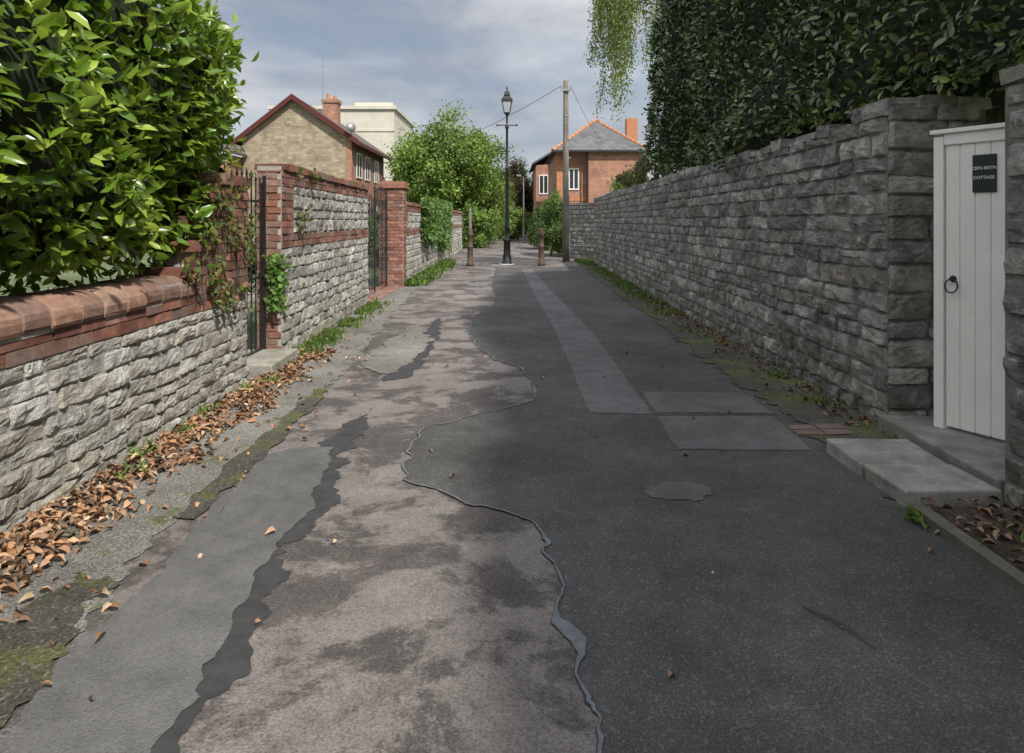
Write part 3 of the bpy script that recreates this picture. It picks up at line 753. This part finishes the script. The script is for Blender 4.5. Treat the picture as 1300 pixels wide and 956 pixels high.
h=empty('brick_house'); x0,x1,y0,y1,ze=2.75,8.0,42,52,5.75
mb=MB(); mb.box(x0,x1,y0,y1,0,ze); mb.box(4.65,x1,y0-.5,y0+.02,0,ze-.02)
mb.box(x0+.0,x0+.35,y0-.03,y0,0,ze-.3,mi=1); mb.box(x0+.352,4.6,y0-.03,y0,2.7,2.95,mi=1)
mb.obj('walls',[M['hbrick'],M['orange']],h)
mb=MB(); A=(x0-.3,y0-.8,ze);B=(x1+.3,y0-.8,ze);C=(x1+.3,y1,ze);D=(x0-.3,y1,ze);E=(5.45,y0+2.6,8.05);F=(5.45,y1-2,8.05)
mb.add([A,B,C,D,E,F],[(0,1,4),(1,2,5,4),(2,3,5),(3,0,4,5),(3,2,1,0)])
mb.obj('roof',[M['roofR']],h)
mb=MB()
for a,b in ((A,E),(B,E),(E,F)): 
    for i in range(12):
        p=Vector(a).lerp(Vector(b),i/12); q=Vector(a).lerp(Vector(b),(i+.96)/12); mb.cyl(p,q,.11,.09,8)
mb.box(7.4,8.1,y0+2,y0+2.7,6.2,8.1)
mb.obj('ridge_tiles_and_chimney',[M['orange']],h)
mb=MB(); mb.cyl((4.58,y0-.58,0),(4.58,y0-.58,ze),.05,.05,8); mb.box(x0-.3,x1+.3,y0-.86,y0-.805,ze-.12,ze); mb.obj('drainpipe_and_gutter',[M['iron']],h)
mb=MB(); win(mb,V3(x0,y0,0),X,-Y,.75,1.35,3.4,4.7); mb.obj('windows',[M['wfr'],M['glass']],h)
h=empty('brick_house'); mb=MB(); mb.box(1.9,6,54,64,0,5.9); mb.obj('walls',[M['hbrick']],h)
mb=MB(); slope(mb,1.6,5.9,3.9,7.3,53.7,64.3,.15); slope(mb,3.9,7.3,6.3,5.9,53.7,64.3,.15); mb.obj('roof',[M['roofR']],h)
mb=MB(); win(mb,V3(1.9,54,0),X,-Y,.25,.95,3.6,5.1); win(mb,V3(1.9,54,0),X,-Y,.25,.95,1,2.5); mb.obj('windows',[M['wfr'],M['glass']],h)

# ---------------------------------------------------------------- trees
def tree(name,base,cc,cr,ncl,per,size,pal,trunk=.18,full=False,spread=.24,width=.6,mat=None,lo=.35,droop=0.):
    e=empty(name); mb=MB(); base=Vector(base); cc=Vector(cc)
    fork=base.lerp(cc,.55); mb.cyl(base,fork,trunk,trunk*.7,10)
    P=[];Cc=[]; pal=np.array(pal)
    for i in range(ncl):
        v=Vector(rng.normal(size=3)).normalized()*random.uniform(lo,1)**.6
        w=1+.22*nz(v.x*2+base.x,v.y*2,v.z*2)*2
        c=Vector((cc.x+v.x*cr[0]*w,cc.y+v.y*cr[1]*w,cc.z+v.z*cr[2]*w))
        if i<26:
            mid=fork.lerp(c,.5)+Vector(rng.normal(size=3)*.15); mb.cyl(fork,mid,trunk*.45,trunk*.25,6); mb.cyl(mid,c,trunk*.25,trunk*.06,5)
        s=np.array(cr)*spread*random.uniform(.6,1.3)
        q=rng.normal(size=(per,3))*s*.55+np.array(c)
        if droop: q[:,2]-=abs(rng.normal(size=per))*droop
        P.append(q); Cc.append(pal[rng.integers(0,len(pal),per)]*random.uniform(.65,1.25))
    mb.obj('trunk',[M['bark']],e)
    P=np.concatenate(P);Cc=np.concatenate(Cc)*rng.uniform(.7,1.3,(len(P),1))
    k=P[:,2]>.1; P=P[k];Cc=Cc[k]; m=len(P)
    out=norm(P-np.array(cc)); 
    d=rng.normal(size=(m,3))+V3(0,0,-.3-droop*2); nr=rng.normal(size=(m,3))*.6+out*.5+V3(0,0,.6)
    leafmesh('foliage',P,d,nr,rng.uniform(size[0],size[1],m),Cc,mat or M['leafT'],full,width,e)
    return e
tree('broadleaf_tree',(-4.2,41,0),(-4.1,41,4.7),(3.2,3,2.7),105,350,(.13,.24),[(.14,.22,.035),(.18,.27,.045),(.10,.165,.028),(.21,.29,.06)],.2)
tree('broadleaf_tree',(-6.6,50,0),(-6.4,50,4.0),(2.6,3,3.2),60,260,(.16,.28),[(.09,.15,.03),(.13,.19,.038)],.2)
tree('willow_tree',(-2.3,44,0),(-1.8,44,2.8),(1.7,2,2.2),60,260,(.14,.28),[(.15,.22,.05),(.20,.28,.07),(.13,.19,.045)],.15,width=.3,droop=.5)
tree('copper_beech_tree',(.5,62,0),(.6,62,3.4),(1.7,1.6,3.0),50,240,(.15,.28),[(.065,.03,.028),(.08,.042,.036),(.05,.028,.026)],.15)
tree('broadleaf_tree',(-1.2,70,0),(-1.0,70,4.2),(2.8,2,3.5),60,260,(.2,.36),[(.05,.085,.02),(.07,.12,.03)],.2)
tree('shrub',(-1.9,37.5,0),(-1.9,37.5,1.2),(1.1,1.2,1.5),34,230,(.1,.18),[(.12,.20,.035),(.16,.25,.05)],.05)
tree('shrub',(-.2,52,0),(-.1,52,1.1),(1.8,1.2,1.4),36,230,(.13,.22),[(.11,.18,.035),(.15,.23,.05)],.05)
tree('shrub',(1.6,28.6,0),(1.95,29.2,1.25),(.85,1.6,1.35),46,300,(.07,.13),[(.05,.10,.022),(.075,.14,.03),(.11,.18,.04)],.05)
tree('shrub',(1.5,36,0),(1.6,36,1.3),(.7,1.2,1.5),30,200,(.1,.16),[(.04,.08,.02),(.07,.11,.03)],.05)
tree('shrub',(3.4,17.4,0),(3.25,17.4,2.55),(.45,1.3,.5),26,160,(.05,.10),[(.07,.12,.025),(.12,.17,.04),(.28,.10,.14),(.12,.06,.06)],.03)
tree('shrub',(3.7,21,0),(3.6,21,2.4),(.5,1.6,.5),26,160,(.06,.10),[(.06,.11,.025),(.11,.16,.035)],.03)
for i in range(9):
    xx=-34+i*8.5+random.uniform(-2,2); 
    tree('broadleaf_tree',(xx,92,0),(xx,92,3.4),(5.2,3,3.4),50,120,(.35,.7),[(.05,.085,.02),(.07,.11,.03),(.045,.07,.02)],.25)
tree('shrub',(-4.2,9.6,0),(-4.2,9.6,1.0),(.9,1.2,.7),30,160,(.06,.1),[(.05,.10,.02),(.08,.14,.03)],.04)
tree('shrub',(-4.6,24,0),(-4.4,24,1.0),(1.0,4,.9),44,200,(.08,.14),[(.08,.14,.025),(.12,.18,.04)],.04)
e=empty('weeping_birch_tree'); mb=MB(); mb.cyl((6.2,20.5,0),(5.6,20.3,6),.2,.13,10); mb.cyl((5.6,20.3,6),(4.9,20,10.5),.13,.06,8)
P=[]
for i in range(150):
    cl_=random.choice([2.7,2.95,3.1,3.25,3.5,3.8,4.2]); sx=cl_+random.gauss(0,.15); sy=random.uniform(18.2,21.5); top=random.uniform(7.0,10.3)
    if sx<2.85: top=max(top,8.3)
    ln=random.uniform(.6,2.2)*(1.15 if 2.9<sx<3.4 else .85)
    if i<34: mb.cyl((5.3,20.2,random.uniform(7,9.5)),(sx,sy,top),.03,.01,5)
    prev=Vector((sx,sy,top)); ph=random.uniform(0,6); cv=random.uniform(-.009,.006)
    for k in range(int(ln/.05)):
        z=top-k*.065; p=Vector((sx+.08*math.sin(k*.09+ph)+cv*k,sy+.08*math.cos(k*.06+ph),z))
        for _ in range(4): P.append(np.array(p)+rng.normal(size=3)*.09)
        if k%6==0: mb.cyl(prev,p,.006,.006,4,caps=False); prev=p
mb.obj('trunk',[M['bark']],e)
P=np.array(P);m=len(P); pal=np.array([(.14,.20,.04),(.19,.25,.05),(.26,.29,.08),(.12,.17,.03)])
leafmesh('foliage',P,rng.normal(size=(m,3))*.6+V3(0,0,-1),rng.normal(size=(m,3)),rng.uniform(.05,.10,m),pal[rng.integers(0,4,m)]*rng.uniform(.7,1.3,(m,1)),M['leafT'],False,.6,e)

# ---------------------------------------------------------------- light
el=math.radians(49); az=math.radians(32)
Sd=Vector((math.sin(az)*math.cos(el),-math.cos(az)*math.cos(el),math.sin(el)))
sun=bpy.data.lights.new('sun','SUN'); sun.energy=4.9; sun.angle=math.radians(2.0); sun.color=(1,.95,.86)
so=bpy.data.objects.new('sun',sun); COL.objects.link(so); so.rotation_euler=Sd.to_track_quat('Z','Y').to_euler(); so.location=(5,-8,12)
w=bpy.data.worlds.new('World'); S.world=w; w.use_nodes=True; nt=w.node_tree; bg=nt.nodes['Background']
sky=nd(nt,'ShaderNodeTexSky'); sky.sky_type='NISHITA'; sky.sun_disc=False; sky.sun_elevation=el; sky.sun_rotation=math.atan2(Sd.x,Sd.y)
tc=nd(nt,'ShaderNodeTexCoord'); mp=nd(nt,'ShaderNodeMapping'); mp.inputs['Scale'].default_value=(1,1,3.0); mp.inputs['Location'].default_value=(.3,.1,.2)
nt.links.new(tc.outputs['Generated'],mp.inputs[0])
cl=mixc(nt,noisef(nt,2.6,6,.55,.36,.62,vec=mp.outputs[0],dist=.2),(4.0,4.45,5.3),(8.0,8.2,8.5))
sp=nd(nt,'ShaderNodeSeparateXYZ'); nt.links.new(tc.outputs['Generated'],sp.inputs[0])
mr=nd(nt,'ShaderNodeMapRange'); nt.links.new(sp.outputs[2],mr.inputs[0]); mr.inputs[1].default_value=.3; mr.inputs[2].default_value=.85; mr.inputs[3].default_value=1.; mr.inputs[4].default_value=2.6
cl=mixc(nt,1.0,cl,gray(nt,mr.outputs[0]),'MULTIPLY')
c=mixc(nt,noisef(nt,1.8,6,.6,.42,.56,.55,1,vec=mp.outputs[0]),sky.outputs[0],cl)
nt.links.new(c,bg.inputs[0]); bg.inputs[1].default_value=.092
# ---------------------------------------------------------------- camera
cam=bpy.data.cameras.new('camera'); cam.sensor_width=36; cam.lens=24.0; cam.shift_y=-.1523; cam.clip_end=2000; cam.clip_start=.05
co=bpy.data.objects.new('camera',cam); COL.objects.link(co); co.location=(0,0,1.5); co.rotation_euler=(math.radians(90),0,0)
S.camera=co
S.view_settings.view_transform='Standard'; S.view_settings.look='None'; S.view_settings.exposure=0
